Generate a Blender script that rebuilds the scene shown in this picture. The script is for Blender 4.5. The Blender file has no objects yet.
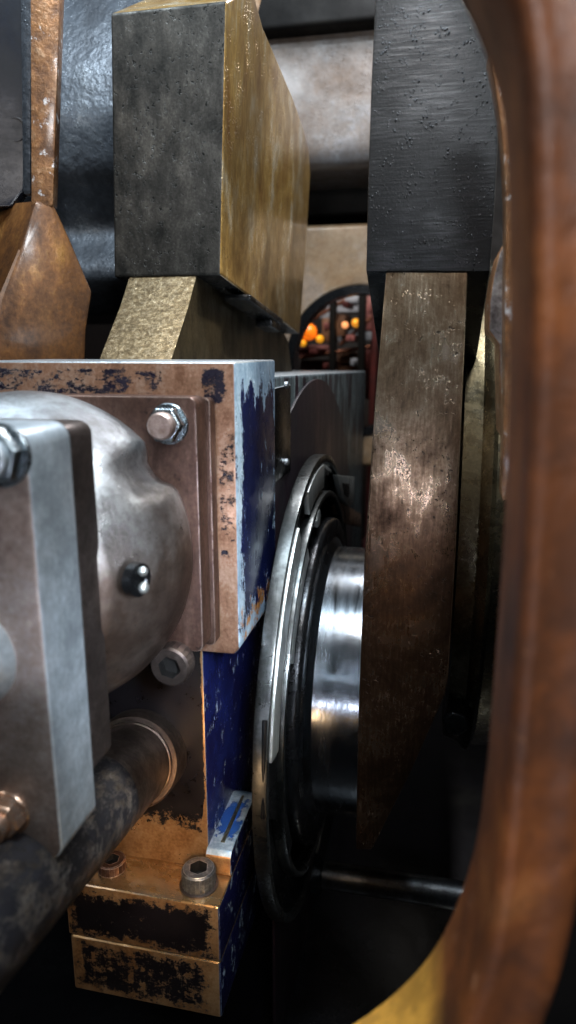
import bpy, bmesh, math, random
from mathutils import Vector, Matrix
random.seed(7)
C = bpy.context.scene.collection
SC = bpy.context.scene

# ------------------------------------------------------------------ camera
F = 700.0
MX = Vector((.9773, -.0478, .2067)); MY = Vector((.2122, .2203, -.9521)); MZ = Vector((0, .9743, .2254))
MX.normalize(); MY.normalize(); MZ = MX.cross(MY).normalized(); MX = MY.cross(MZ).normalized()
M = Matrix((MX, MY, MZ))
def ray(x, y): return M @ Vector(((x-288)/F, (512-y)/F, -1))
def aY(x, y, Y): r = ray(x, y); return r*(Y/r.y)
def aX(x, y, X): r = ray(x, y); return r*(X/r.x)
def aZ(x, y, Z): r = ray(x, y); return r*(Z/r.z)
def proj(p):
    v = M.transposed() @ Vector(p); return (288+F*v.x/-v.z, 512-F*v.y/-v.z)

cd = bpy.data.cameras.new('camera'); cam = bpy.data.objects.new('camera', cd); C.objects.link(cam)
cam.matrix_world = M.to_4x4()
cd.sensor_fit = 'VERTICAL'; cd.sensor_height = 36; cd.lens = F/1024*36
cd.clip_start = .01; cd.clip_end = 100
cd.dof.use_dof = True; cd.dof.focus_distance = 1.28; cd.dof.aperture_fstop = 2.4
SC.camera = cam

# ------------------------------------------------------------------ node helper
class NB:
    def __init__(s, name):
        s.m = bpy.data.materials.new(name); s.m.use_nodes = True
        s.t = s.m.node_tree; s.n = s.t.nodes; s.l = s.t.links
        s.b = s.n['Principled BSDF']
        s.pos = s.n.new('ShaderNodeNewGeometry').outputs['Position']
    def put(s, sock, v):
        if isinstance(v, bpy.types.NodeSocket): s.l.new(v, sock)
        elif isinstance(v, (tuple, list)) and sock.type == 'RGBA': sock.default_value = (*v[:3], 1)
        else: sock.default_value = v
    def math(s, op, a, b=0.0, c=None, clamp=False):
        n = s.n.new('ShaderNodeMath'); n.operation = op; n.use_clamp = clamp
        s.put(n.inputs[0], a); s.put(n.inputs[1], b)
        if c is not None: s.put(n.inputs[2], c)
        return n.outputs[0]
    def scale(s, v=(1, 1, 1), rot=(0, 0, 0)):
        n = s.n.new('ShaderNodeMapping'); s.l.new(s.pos, n.inputs[0]); n.inputs['Scale'].default_value = v
        n.inputs['Rotation'].default_value = rot
        return n.outputs[0]
    def noise(s, sc, det=6, rough=.6, st=(1, 1, 1), off=0, dist=0, rot=(0, 0, 0)):
        n = s.n.new('ShaderNodeTexNoise'); s.l.new(s.scale(st, rot), n.inputs['Vector'])
        if off:
            m = s.n.new('ShaderNodeVectorMath'); m.operation = 'ADD'; s.l.new(s.scale(st, rot), m.inputs[0]); m.inputs[1].default_value = (off, off*1.7, off*.6)
            s.l.new(m.outputs[0], n.inputs['Vector'])
        n.inputs['Scale'].default_value = sc; n.inputs['Detail'].default_value = det
        n.inputs['Roughness'].default_value = rough; n.inputs['Distortion'].default_value = dist
        return n.outputs['Fac']
    def voro(s, sc, st=(1, 1, 1), feature='F1'):
        n = s.n.new('ShaderNodeTexVoronoi'); n.feature = feature; s.l.new(s.scale(st), n.inputs['Vector']); n.inputs['Scale'].default_value = sc
        return n.outputs['Distance']
    def rng(s, v, a, b, lo=0., hi=1.):
        n = s.n.new('ShaderNodeMapRange'); n.clamp = True; s.put(n.inputs[0], v)
        for i, q in zip((1, 2, 3, 4), (a, b, lo, hi)): s.put(n.inputs[i], q)
        return n.outputs[0]
    def mix(s, f, a, b):
        n = s.n.new('ShaderNodeMix'); n.data_type = 'RGBA'; s.put(n.inputs['Factor'], f); s.put(n.inputs['A'], a); s.put(n.inputs['B'], b)
        return n.outputs['Result']
    def mixf(s, f, a, b): 
        n = s.n.new('ShaderNodeMix'); n.data_type = 'FLOAT'; s.put(n.inputs[0], f); s.put(n.inputs[2], a); s.put(n.inputs[3], b)
        return n.outputs[0]
    def ramp(s, v, stops):
        n = s.n.new('ShaderNodeValToRGB'); s.put(n.inputs[0], v); e = n.color_ramp.elements
        e[0].position, e[0].color = stops[0][0], (*stops[0][1], 1); e[1].position, e[1].color = stops[-1][0], (*stops[-1][1], 1)
        for p, c in stops[1:-1]:
            k = e.new(p); k.color = (*c, 1)
        return n.outputs[0]
    def axis(s, i):
        n = s.n.new('ShaderNodeSeparateXYZ'); s.l.new(s.pos, n.inputs[0]); return n.outputs[i]
    def box(s, lims, soft):
        """>0 inside a world box given as [(axis, lo, hi)...]; distance to its border / soft"""
        r = None
        for i, lo, hi in lims:
            a = s.axis(i)
            d = s.math('SUBTRACT', (hi-lo)/2, s.math('ABSOLUTE', s.math('SUBTRACT', a, (hi+lo)/2)))
            d = s.math('DIVIDE', d, soft)
            r = d if r is None else s.math('MINIMUM', r, d)
        return r
    def edge(s, rad=.006, lo=.02, hi=.12):
        n = s.n.new('ShaderNodeBevel'); n.samples = 6; n.inputs['Radius'].default_value = rad
        g = s.n.new('ShaderNodeNewGeometry'); d = s.n.new('ShaderNodeVectorMath'); d.operation = 'DOT_PRODUCT'
        s.l.new(n.outputs[0], d.inputs[0]); s.l.new(g.outputs['Normal'], d.inputs[1])
        return s.rng(s.math('SUBTRACT', 1., d.outputs['Value']), lo, hi)
    def bump(s, hs, dist=.001):
        prev = None
        for h, st in hs:
            n = s.n.new('ShaderNodeBump'); n.inputs['Strength'].default_value = 1; n.inputs['Distance'].default_value = st
            s.l.new(h, n.inputs['Height'])
            if prev: s.l.new(prev, n.inputs['Normal'])
            prev = n.outputs[0]
        s.l.new(prev, s.b.inputs['Normal'])
    def out(s, col, met, rough, spec=.5, coat=0, coatr=.15):
        s.put(s.b.inputs['Base Color'], col); s.put(s.b.inputs['Metallic'], met); s.put(s.b.inputs['Roughness'], rough)
        s.b.inputs['Specular IOR Level'].default_value = spec
        s.b.inputs['Coat Weight'].default_value = coat; s.b.inputs['Coat Roughness'].default_value = coatr
        return s.m

def metal(name, c0, c1, c2=None, rough=(.3, .5), met=1., sc=14, st=(1, 1, 1), fine=160, fst=(1, 1, 1), b1=.0008, b2=.0004, pits=0, coat=0, off=0, spots=None, drops=0, stain=.55, edge=None, spec=.5):
    s = NB(name)
    n1 = s.noise(sc, 7, .65, st, off=off+1); n2 = s.noise(fine, 4, .6, fst, off=off+3)
    mixn = s.math('ADD', s.math('MULTIPLY', n1, .75), s.math('MULTIPLY', n2, .25))
    col = s.ramp(mixn, [(.36, c0), (.52, c1), (.66, c2 or c1)])
    r = s.rng(mixn, .35, .65, rough[1], rough[0])
    if stain < 1:
        sm_ = s.rng(s.noise(sc*.45, 8, .72, st, off=off+17, dist=.6), .42, .6)
        g_ = s.rng(s.noise(sc*6, 6, .75, st, off=off+19), .38, .6, .72, 1)
        col = s.mix(s.math('MULTIPLY', g_, s.rng(sm_, 0, 1, stain, 1)), tuple(x*.25 for x in c0), col)
        r = s.math('ADD', r, s.rng(sm_, 0, 1, .1, -.02))
    hs = [(n1, b1), (n2, b2)]
    if pits:
        pm = s.math('MULTIPLY', s.rng(s.noise(pits*1.6, 3, .6, off=5), .60, .66), s.rng(s.noise(pits*.3, 3, off=7), .4, .56))
        col = s.mix(s.math('MULTIPLY', pm, .85), col, tuple(x*.25 for x in c0))
        hs.append((s.math('SUBTRACT', 1, pm), .0012))
    if spots:
        scs, th, sc_col, srough = spots
        sm = s.rng(s.noise(scs, 8, .7, off=off+9), th, th+.06)
        col = s.mix(sm, col, sc_col); r = s.mixf(sm, r, srough)
    if drops:                                   # small oil droplets standing on the surface
        v = s.voro(drops); dm = s.math('MULTIPLY', s.rng(v, .1, .34, 1, 0), s.rng(s.noise(drops*.12, 3, off=11), .46, .58))
        hs.append((dm, .0012)); r = s.mixf(dm, r, .1)
    if edge:  # edge wear, brightened to paint in the highlight along the edges
        e = s.math('MULTIPLY', s.edge(edge[0], .015, .1), s.rng(s.noise(60, 5, .7, off=23), .36, .5))
        col = s.mix(e, col, edge[1]); r = s.mixf(e, r, .28)
    s.bump(hs)
    return s.out(col, met, r, coat=coat, spec=spec)

MT = {}
MT['cw_dark'] = metal('dark_blotched_steel', (.02, .02, .018), (.07, .067, .061), (.15, .145, .132), (.38, .55), .85, sc=22, st=(1, 1, .6), fine=210, pits=75, b1=.0006, edge=(.003, (.3, .3, .29)))
MT['cw_gold'] = metal('oil_tanned_steel', (.24, .115, .025), (.56, .35, .11), (.86, .76, .55), (.22, .4), .5, sc=9, st=(1, 1.3, .75), fine=130, fst=(1, 1, .2), b1=.0012, b2=.0005, drops=170, coat=.5, stain=.4)
MT['web_sand'] = metal('granular_cast_steel', (.08, .05, .02), (.22, .16, .085), (.46, .37, .24), (.28, .5), .75, sc=120, fine=300, b1=.0026, b2=.0016)
MT['web_side'] = metal('brown_oiled_steel', (.05, .035, .018), (.13, .1, .055), (.2, .155, .09), (.3, .5), .85, sc=18, st=(1, 1, .5), b1=.0006)
def web_right():
    s = NB('patinated_web_steel')
    n1 = s.noise(11, 9, .74, (1, 1, .8), off=2, dist=.3); n2 = s.noise(210, 4, .6, (1, 1, .12), off=4); n3 = s.noise(240, 3, .6, off=1)
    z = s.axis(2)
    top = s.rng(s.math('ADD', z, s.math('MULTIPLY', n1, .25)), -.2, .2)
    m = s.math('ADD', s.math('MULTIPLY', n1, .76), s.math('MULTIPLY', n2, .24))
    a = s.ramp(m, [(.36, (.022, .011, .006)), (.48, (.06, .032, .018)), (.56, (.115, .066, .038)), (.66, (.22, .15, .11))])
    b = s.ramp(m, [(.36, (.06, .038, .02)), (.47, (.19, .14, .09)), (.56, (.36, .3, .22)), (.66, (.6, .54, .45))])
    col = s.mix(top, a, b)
    pm = s.math('MULTIPLY', s.rng(s.noise(95, 3, .6, off=5), .62, .67), s.rng(s.noise(16, 3, off=6), .42, .56))
    col = s.mix(s.math('MULTIPLY', pm, .8), col, (.015, .01, .008))
    dv = s.voro(230); dm = s.math('MULTIPLY', s.rng(dv, .1, .36, 1, 0), s.rng(s.noise(30, 6, .7, off=12), .54, .66))
    r = s.mixf(dm, s.rng(m, .35, .65, .4, .2), .15)
    s.bump([(n1, .0005), (n2, .0003), (n3, .0003), (s.math('SUBTRACT', 1, pm), .0012), (dm, .0008)])
    return s.out(col, .85, r)
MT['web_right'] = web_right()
def cw_right():
    s = NB('black_milled_steel')
    n1 = s.noise(8, 6, .6, off=3); n2 = s.noise(260, 4, .65, (.06, 1, 1), off=7, rot=(0, .05, 0)); n3 = s.noise(260, 3, off=2)
    col = s.ramp(s.math('ADD', s.math('MULTIPLY', n1, .5), s.math('MULTIPLY', n2, .5)), [(.34, (.012, .0125, .013)), (.5, (.02, .021, .022)), (.68, (.05, .053, .056))])
    v = s.voro(210, (1, 1, .8)); dm = s.math('MULTIPLY', s.rng(v, .1, .42, 1, 0), s.rng(s.noise(40, 5, .7, off=12), .5, .6))
    col = s.mix(s.math('MULTIPLY', dm, .7), col, (.012, .012, .013))
    r = s.mixf(dm, s.rng(n2, .35, .65, .52, .38), .15)
    s.bump([(n2, .0005), (n3, .0004), (dm, .0009)])
    return s.out(col, .85, r)
MT['cw_right'] = cw_right()
MT['bright_edge'] = metal('bright_worn_edge_steel', (.3, .33, .35), (.55, .6, .63), (.7, .75, .78), (.25, .45), .8, sc=50, b1=.0008)
MT['rail'] = metal('dull_rail_steel', (.03, .03, .03), (.08, .085, .09), (.14, .15, .16), (.34, .46), .9, sc=14)
MT['polish'] = metal('polished_journal_steel', (.2, .23, .26), (.32, .36, .4), (.45, .49, .53), (.12, .22), 1., sc=30, st=(1, .2, .2), fine=240, fst=(1, .1, .1), b1=.00006, b2=.00004)
MT['ring_steel'] = metal('oily_ring_steel', (.06, .065, .065), (.14, .15, .15), (.26, .28, .28), (.2, .38), 1., sc=16, fine=90, b1=.0005, b2=.0002)
MT['ring_dark'] = metal('dark_oily_steel', (.012, .013, .015), (.03, .032, .035), (.05, .053, .056), (.12, .3), .8, sc=14, b1=.0008)
MT['segment'] = metal('scraped_pale_steel', (.5, .55, .53), (.66, .71, .7), (.78, .82, .82), (.22, .38), .8, sc=30, st=(1, 1, .25), b1=.0009)
MT['flange_steel'] = metal('brushed_flange_steel', (.32, .38, .42), (.5, .58, .64), (.64, .72, .78), (.3, .42), .5, sc=16, fine=140, fst=(1, 1, .3), b1=.0005, edge=(.004, (.85, .92, .98)))
MT['flange_front'] = metal('warm_tinted_steel', (.22, .15, .12), (.42, .35, .31), (.6, .55, .52), (.3, .5), .85, sc=9, b1=.0006)
MT['flange_dark'] = metal('dull_brown_steel', (.045, .035, .032), (.1, .08, .072), (.17, .14, .13), (.35, .5), .8, sc=14, b1=.0006)
MT['rear_flange'] = metal('red_brown_oiled_steel', (.06, .032, .025), (.14, .08, .062), (.25, .16, .13), (.28, .45), .75, sc=16, st=(1, 1, .4), b1=.0008, spots=(38, .62, (.03, .02, .018), .3), edge=(.003, (.6, .5, .46)))
def barrel_m():
    s = NB('cast_barrel_steel')
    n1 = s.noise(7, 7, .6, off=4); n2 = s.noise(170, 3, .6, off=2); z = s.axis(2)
    h = s.rng(s.math('ADD', z, s.math('MULTIPLY', s.math('SUBTRACT', n1, .5), .3)), -.27, -.09)  # lit pale top and shaded brown lower side put into the colour
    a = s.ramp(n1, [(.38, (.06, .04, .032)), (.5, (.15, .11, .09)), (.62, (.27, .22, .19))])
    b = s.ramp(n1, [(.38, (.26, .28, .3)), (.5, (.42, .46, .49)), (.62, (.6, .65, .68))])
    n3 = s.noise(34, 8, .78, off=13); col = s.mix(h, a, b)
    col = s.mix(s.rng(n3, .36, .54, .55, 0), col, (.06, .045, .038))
    s.bump([(n1, .001), (n3, .002), (n2, .0004)])
    return s.out(col, .85, s.rng(n3, .3, .7, .42, .24))
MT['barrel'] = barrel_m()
MT['nut'] = metal('zinc_nut_steel', (.14, .17, .19), (.32, .37, .4), (.58, .65, .7), (.18, .32), 1., sc=40, b1=.0006)
MT['socket'] = metal('greasy_black_socket', (.004, .004, .004), (.01, .01, .01), (.02, .02, .02), (.4, .6), 0, sc=40, spec=.3)
MT['bolt'] = metal('dull_bolt_steel', (.08, .09, .095), (.2, .22, .24), (.42, .46, .49), (.38, .5), .8, sc=60, edge=(.002, (.7, .74, .78)))
MT['nut_copper'] = metal('coppery_nut_steel', (.3, .15, .08), (.5, .32, .22), (.6, .52, .46), (.2, .4), .9, sc=25, b1=.001)
MT['stud'] = metal('pinkish_stud_end', (.4, .28, .24), (.6, .47, .42), (.7, .6, .56), (.3, .45), .8, sc=60)
MT['black'] = metal('black_gloss_casting', (.006, .007, .01), (.010, .012, .018), (.02, .024, .034), (.2, .36), 0, sc=10, b1=.0006, b2=.0002, spec=.35)
MT['void'] = metal('dark_oily_casting', (.003, .003, .003), (.006, .0055, .005), (.01, .009, .008), (.4, .6), 0, sc=8, spec=.12)
MT['casing'] = metal('grey_painted_casing', (.05, .058, .07), (.1, .115, .135), (.16, .18, .2), (.2, .4), .35, sc=13, st=(1, 1, .7), fine=60, b1=.005, b2=.003, drops=130)
MT['frost'] = metal('frosted_grey_casting', (.03, .02, .018), (.3, .3, .3), (.7, .74, .78), (.2, .4), .4, sc=34, fine=200, b1=.003, b2=.001)
MT['rust_face'] = metal('varnished_brown_casting', (.07, .027, .009), (.24, .1, .03), (.46, .23, .07), (.24, .5), .35, sc=12, st=(1, 1, .6), fine=120, b1=.0018, b2=.0006, coat=.5, spots=(26, .66, (.05, .025, .012), .35))
MT['rust_rib'] = metal('flaking_brown_rib', (.1, .04, .014), (.28, .125, .042), (.48, .3, .17), (.25, .5), .4, sc=26, fine=120, b1=.004, b2=.001, coat=.3, spots=(34, .6, (.55, .55, .56), .35))
def frame_m():
    s = NB('varnished_rust_brown_casting')
    n1 = s.noise(10, 9, .7, off=5, dist=.4); n2 = s.noise(55, 4, .6, off=2); n3 = s.noise(3.2, 3, off=8)
    m = s.math('ADD', s.math('MULTIPLY', n1, .6), s.math('MULTIPLY', n3, .4))
    col = s.ramp(m, [(.36, (.03, .012, .006)), (.46, (.11, .036, .012)), (.54, (.175, .055, .016)), (.64, (.27, .1, .032))])
    gold = s.rng(s.math('ADD', s.math('MULTIPLY', s.axis(2), -1), s.math('MULTIPLY', s.math('SUBTRACT', n1, .5), .3)), .33, .40)
    iw = s.rng(s.math('ADD', s.axis(0), s.math('MULTIPLY', n2, .004)), .012, .03, 1, 0)
    col = s.mix(s.math('MULTIPLY', gold, iw), col, (.66, .34, .055))
    st_ = s.rng(s.noise(17, 9, .78, (1, 1, .8), off=33), .44, .58); col = s.mix(s.math('MULTIPLY', s.math('SUBTRACT', 1, st_), .4), col, (.03, .014, .009))
    sp = s.rng(s.noise(40, 6, .7, off=15), .64, .7); col = s.mix(s.math('MULTIPLY', sp, .6), col, (.5, .26, .14))
    s.bump([(n1, .002), (n2, .0022)])
    return s.out(col, 0, s.rng(n1, .3, .7, .62, .4), spec=.3)
MT['frame'] = frame_m()
MT['wall'] = metal('grey_brown_oiled_casting', (.12, .08, .055), (.16, .135, .12), (.2, .2, .21), (.34, .5), .2, sc=5, fine=50, b1=.006, b2=.001, coat=.15, drops=130)
MT['wall_tan'] = metal('tan_oiled_casting', (.26, .14, .06), (.36, .24, .14), (.42, .33, .26), (.25, .45), .2, sc=5, fine=50, b1=.003, coat=.3)

# --- worn paint over bare metal
def worn(name, bare, paint, mask, br=(.3, .5), pr=(.15, .35), bm=.8, bsc=20, bst=(1, 1, 1), edgew=0, pcol2=None, edgecol=None, extra=None):
    s = NB(name)
    n = s.noise(bsc, 7, .65, bst, off=2); f = s.noise(170, 3, off=4)
    bc = s.ramp(s.math('ADD', s.math('MULTIPLY', n, .7), s.math('MULTIPLY', f, .3)), [(.36, bare[0]), (.5, bare[1]), (.64, bare[2])])
    pc = s.mix(s.rng(s.noise(9, 5, off=6), .4, .62), paint, pcol2 or tuple(x*.5 for x in paint))
    k = mask(s)                                 # 1 = paint
    if edgew:
        e = s.edge(edgew, .015, .09); e2 = s.math('MULTIPLY', e, s.rng(s.noise(45, 5, .7, off=21), .4, .5))
        k = s.math('MULTIPLY', k, s.math('SUBTRACT', 1, e2))
        if edgecol: bc = s.mix(e, bc, edgecol)
    if extra: bc = extra(s, bc)
    col = s.mix(k, bc, pc)
    r = s.mixf(k, s.rng(n, .35, .65, br[1], br[0]), s.rng(s.noise(30, 4, off=3), .35, .65, pr[1], pr[0]))
    s.bump([(n, .0006), (f, .0003), (k, .0011)])
    return s.out(col, s.mixf(k, bm, 0.), r, spec=.3)
def sharp(s, v, t=.5, w=.025): return s.rng(v, t-w, t+w)

COP = ((.17, .085, .05), (.35, .2, .13), (.54, .38, .29))
BRZ = ((.2, .1, .04), (.38, .22, .1), (.52, .34, .18))
PALE = ((.14, .23, .34), (.28, .4, .52), (.48, .62, .74))
NAVY = (.006, .010, .05); NAVY2 = (.005, .007, .028)

# ------------------------------------------------------------------ mesh helpers
def link(name, bm, mats, parent=None, smooth=35, pick=None, bevel=0, bseg=2):
    bmesh.ops.remove_doubles(bm, verts=bm.verts, dist=1e-6)
    bmesh.ops.recalc_face_normals(bm, faces=bm.faces)
    if bevel:
        es = [e for e in bm.edges if len(e.link_faces) == 2 and e.calc_face_angle(0) > math.radians(28)]
        bmesh.ops.bevel(bm, geom=es, offset=bevel, segments=bseg, profile=.6, affect='EDGES', clamp_overlap=True)
    bm.normal_update()
    if pick:
        for f in bm.faces: f.material_index = pick(f)
    c = sum((v.co for v in bm.verts), Vector())/max(1, len(bm.verts))
    if parent is None: 
        c.z = min(v.co.z for v in bm.verts)
    for v in bm.verts: v.co -= c
    me = bpy.data.meshes.new(name); bm.to_mesh(me); bm.free()
    for m in (mats if isinstance(mats, (list, tuple)) else [mats]): me.materials.append(m)
    if smooth:
        me.shade_smooth(); me.set_sharp_from_angle(angle=math.radians(smooth))
    o = bpy.data.objects.new(name, me); C.objects.link(o)
    base = Vector(parent['_w']) if parent is not None else Vector()
    o.location = c-base; o['_w'] = tuple(c)
    if parent is not None: o.parent = parent
    return o
def thing(name, label, cat, loc=(0, 0, 0), group=None):
    o = bpy.data.objects.new(name, None); o.empty_display_size = .05; C.objects.link(o)
    o.location = loc; o['_w'] = tuple(loc); o['label'] = label; o['category'] = cat
    if group: o['group'] = group
    return o
def tag(o, label, cat, group=None):
    o['label'] = label; o['category'] = cat
    if group: o['group'] = group
    return o
def prism(bm, poly, axis, a, b, map2=None):
    """poly in the two other axes; axis 0:(y,z) 1:(x,z) 2:(x,y); extruded from a to b"""
    def P(p, t):
        if axis == 0: return Vector((t, p[0], p[1]))
        if axis == 1: return Vector((p[0], t, p[1]))
        return Vector((p[0], p[1], t))
    A = [bm.verts.new(P(p, a)) for p in poly]; B = [bm.verts.new(P(p, b)) for p in poly]
    n = len(poly); bm.faces.new(A); bm.faces.new(B[::-1])
    for i in range(n): bm.faces.new((A[i], B[i], B[(i+1) % n], A[(i+1) % n]))
    return bm
def box(x0, x1, y0, y1, z0, z1, bm=None):
    return prism(bm or bmesh.new(), [(x0, z0), (x1, z0), (x1, z1), (x0, z1)], 1, y0, y1)
def lathe(prof, origin, axis, seg=64, bm=None, a0=0, a1=None):
    """prof: list of (distance along axis, radius); closed at both ends"""
    bm = bm or bmesh.new(); ax = Vector(axis).normalized()
    u = ax.orthogonal().normalized(); w = ax.cross(u); o = Vector(origin); rings = []
    for d, r in prof:
        rings.append([bm.verts.new(o+ax*d+(u*math.cos(2*math.pi*i/seg)+w*math.sin(2*math.pi*i/seg))*max(r, 1e-5)) for i in range(seg)])
    for k in range(len(rings)-1):
        for i in range(seg):
            j = (i+1) % seg; bm.faces.new((rings[k][i], rings[k][j], rings[k+1][j], rings[k+1][i]))
    bm.faces.new(rings[0]); bm.faces.new(rings[-1][::-1])
    return bm
def hexnut(o, axis, af, h, rot=0, bm=None):
    bm = bm or bmesh.new(); ax = Vector(axis).normalized(); u = ax.orthogonal().normalized(); w = ax.cross(u); o = Vector(o); R = af/math.sqrt(3)
    rings = []
    for d, k, n in ((0, 1, 6), (h*.85, 1, 6), (h, .86, 6)):
        rings.append([bm.verts.new(o+ax*d+(u*math.cos(rot+i*math.pi/3)+w*math.sin(rot+i*math.pi/3))*R*k) for i in range(6)])
    for k in range(2):
        for i in range(6): bm.faces.new((rings[k][i], rings[k][(i+1) % 6], rings[k+1][(i+1) % 6], rings[k+1][i]))
    bm.faces.new(rings[0]); bm.faces.new(rings[2][::-1])
    return bm
def socket_head(o, axis, r, h, seg=40):
    """a cap screw head with knurled side and open hexagonal socket"""
    bm = bmesh.new(); ax = Vector(axis).normalized(); u = ax.orthogonal().normalized(); w = ax.cross(u); o = Vector(o); rings = []
    def ring(d, rf): rings.append([bm.verts.new(o+ax*d+(u*math.cos(2*math.pi*i/seg)+w*math.sin(2*math.pi*i/seg))*rf(i)) for i in range(seg)])
    kn = lambda i: r*(1+.018*(1 if i % 2 else -1))
    def hx(s_): return lambda i: s_*math.cos(math.pi/6)/math.cos(((2*math.pi*i/seg) % (math.pi/3))-math.pi/6)
    ring(0, lambda i: r); ring(h*.08, kn); ring(h*.82, kn); ring(h*.9, lambda i: r*.99); ring(h, lambda i: r*.9)
    ring(h, hx(r*.58)); ring(h*.4, hx(r*.55))
    for k in range(len(rings)-1):
        for i in range(seg):
            j = (i+1) % seg; bm.faces.new((rings[k][i], rings[k][j], rings[k+1][j], rings[k+1][i]))
    bm.faces.new(rings[0]); bm.faces.new(rings[-1][::-1])
    return bm
def inside(o, axis, r):
    o = Vector(o); ax = Vector(axis).normalized()
    def f_(f):
        d = f.calc_center_median()-o; return 1 if (d-ax*d.dot(ax)).length < r*.61 and d.dot(ax) > r*.1 else 0
    return f_
def pxX(pts, X): return [(aX(x, y, X).y, aX(x, y, X).z) for x, y in pts]
def pxY(pts, Y): return [(aY(x, y, Y).x, aY(x, y, Y).z) for x, y in pts]

# ================================================================== BEARING BLOCK
p = aY(235, 362, 1.0); SX, ST = p.x, p.z
SB = aY(235, 655, 1.0).z
q = aX(275, 360, SX); SBK = q.y
bb = thing('bearing_block', 'worn navy and copper bearing block with a stepped foot, left of the crankpin', 'bearing block', (-.5, 1.1, -1.0))
def m_front(s):
    n = s.noise(46, 10, .8, (.7, 1, 1.1), off=31)
    strip = s.box([(2, ST-.052, ST-.008), (0, -1., SX-.11)], .016)
    strip2 = s.box([(2, ST-.07, ST-.008), (0, SX-.055, SX-.012)], .014)
    strip3 = s.box([(2, ST-.3, ST-.1), (0, SX-.03, SX-.002)], .014)
    a = s.math('MAXIMUM', s.math('MINIMUM', strip, .35), s.math('MAXIMUM', s.math('MINIMUM', strip2, .5), s.math('MINIMUM', strip3, .26)))
    a = s.math('MAXIMUM', a, -.6)
    return sharp(s, s.math('ADD', n, s.math('MULTIPLY', a, .3)), .62, .012)
slab_front = worn('copper_worn_face', COP, (.012, .01, .02), m_front, (.3, .5), (.2, .4), .7, 26, (1, 1, .6), edgew=.004, edgecol=(.5, .4, .36))
def m_right(s):
    # navy paint left in the middle of the side face, bare pale metal along its edges
    n = s.math('ADD', s.math('MULTIPLY', s.noise(26, 10, .8, (1, 1, .55), off=14), .85), s.math('MULTIPLY', s.noise(110, 6, .75, off=18), .15))
    b = s.box([(1, 1.02, SBK+.01), (2, SB+.05, ST-.045)], .08)
    b = s.math('MAXIMUM', s.math('MINIMUM', b, .6), -1.2)
    return sharp(s, s.math('ADD', n, s.math('MULTIPLY', b, .22)), .51, .014)
def rusty(s, bc):
    m = sharp(s, s.math('ADD', s.noise(36, 7, .7, off=41), s.math('MULTIPLY', s.box([(2, SB, SB+.09)], .06), .18)), .62, .02)
    return s.mix(m, bc, (.38, .16, .03))
slab_right = worn('navy_paint_over_pale_metal', PALE, NAVY, m_right, (.3, .5), (.14, .3), .35, 30, (1, 1, .5), edgew=.005, pcol2=NAVY2, extra=rusty)
slab_top = MT['bright_edge']
def pk(f):
    n = f.normal
    if n.z > .6: return 2
    if n.x > .6: return 1
    return 0
bm = prism(bmesh.new(), [(SX-.45, ST), (SX, ST), (SX, SB+.012), (SX-.01, SB), (SX-.45, SB)], 1, 1.0, SBK)
link('block_body', bm, [slab_front, slab_right, slab_top], bb, pick=pk, bevel=.0045, bseg=3)

# pedestal under the body
PX, PY = aY(207, 800, 1.09).x, 1.09
FT = aY(150, 862, 1.09).z
def m_ped(s):
    n = s.noise(38, 10, .8, off=51); z = s.axis(2)
    h = s.rng(z, FT+.045, FT+.16, -.5, .5)
    e = s.rng(s.math('ADD', s.axis(0), s.math('MULTIPLY', n, .012)), PX-.006, PX+.006, 0, 1)
    h = s.math('SUBTRACT', h, s.math('MULTIPLY', e, .8))
    return sharp(s, s.math('ADD', n, s.math('MULTIPLY', h, .5)), .5, .012)
ped_front = worn('black_paint_over_bronze', BRZ, (.006, .005, .006), m_ped, (.25, .45), (.25, .45), .75, 14, edgecol=(.5, .34, .2), edgew=.004)
def m_pedr(s): return sharp(s, s.math('ADD', s.noise(40, 10, .78, (1, 1, .5), off=16), 0.115), .5, .02)
ped_right = worn('navy_gloss_paint', PALE, (.012, .019, .11), m_pedr, (.3, .5), (.12, .28), .4, 30, edgew=.006, pcol2=(.008, .009, .05))
bm = box(PX-.34, PX, PY, 1.75, FT-.01, SB-.004)
link('pedestal', bm, [ped_front, ped_right], bb, pick=lambda f: 1 if f.normal.x > .6 else 0, bevel=.004)

# foot: upper casting with raised lug, and separate base plate
fr = aY(219, 908, 1.0); FX = fr.x
FZ = fr.z
FY0 = 1.0; FY1 = aX(255, 850, FX).y
FM = aY(219, 963, 1.0).z; FB = aY(216, 1018, 1.0).z; FL = aY(70, 950, 1.0).x
FT2 = FZ
def m_foot(s):
    n = s.math('ADD', s.math('MULTIPLY', s.noise(58, 10, .84, (.7, 1, .9), off=61), .8), s.math('MULTIPLY', s.noise(130, 5, .7, (1, 1, .12), off=62), .2))
    b = s.math('MAXIMUM', s.math('MINIMUM', s.box([(0, FL+.004, FX-.014), (2, FM+.006, FZ-.010)], .05), .5), -1)
    b2 = s.math('MAXIMUM', s.math('MINIMUM', s.box([(0, FL+.02, FX-.03), (2, FB+.012, FM-.014)], .05), .25), -1)
    return sharp(s, s.math('ADD', n, s.math('MULTIPLY', s.math('MAXIMUM', b, b2), .26)), .53, .012)
foot_front = worn('black_paint_on_worn_bronze', BRZ, (.007, .006, .008), m_foot, (.28, .5), (.3, .5), .7, 22, (1, 1, .5), edgew=.004, edgecol=(.6, .42, .25))
def m_footr(s): return sharp(s, s.math('ADD', s.noise(42, 9, .74, (1, 1, .6), off=66), .11), .5, .02)
foot_right = worn('dark_navy_scuffed_paint', PALE, (.008, .01, .055), m_footr, (.3, .5), (.15, .35), .4, 30, edgew=.004, pcol2=(.005, .006, .025))
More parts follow.
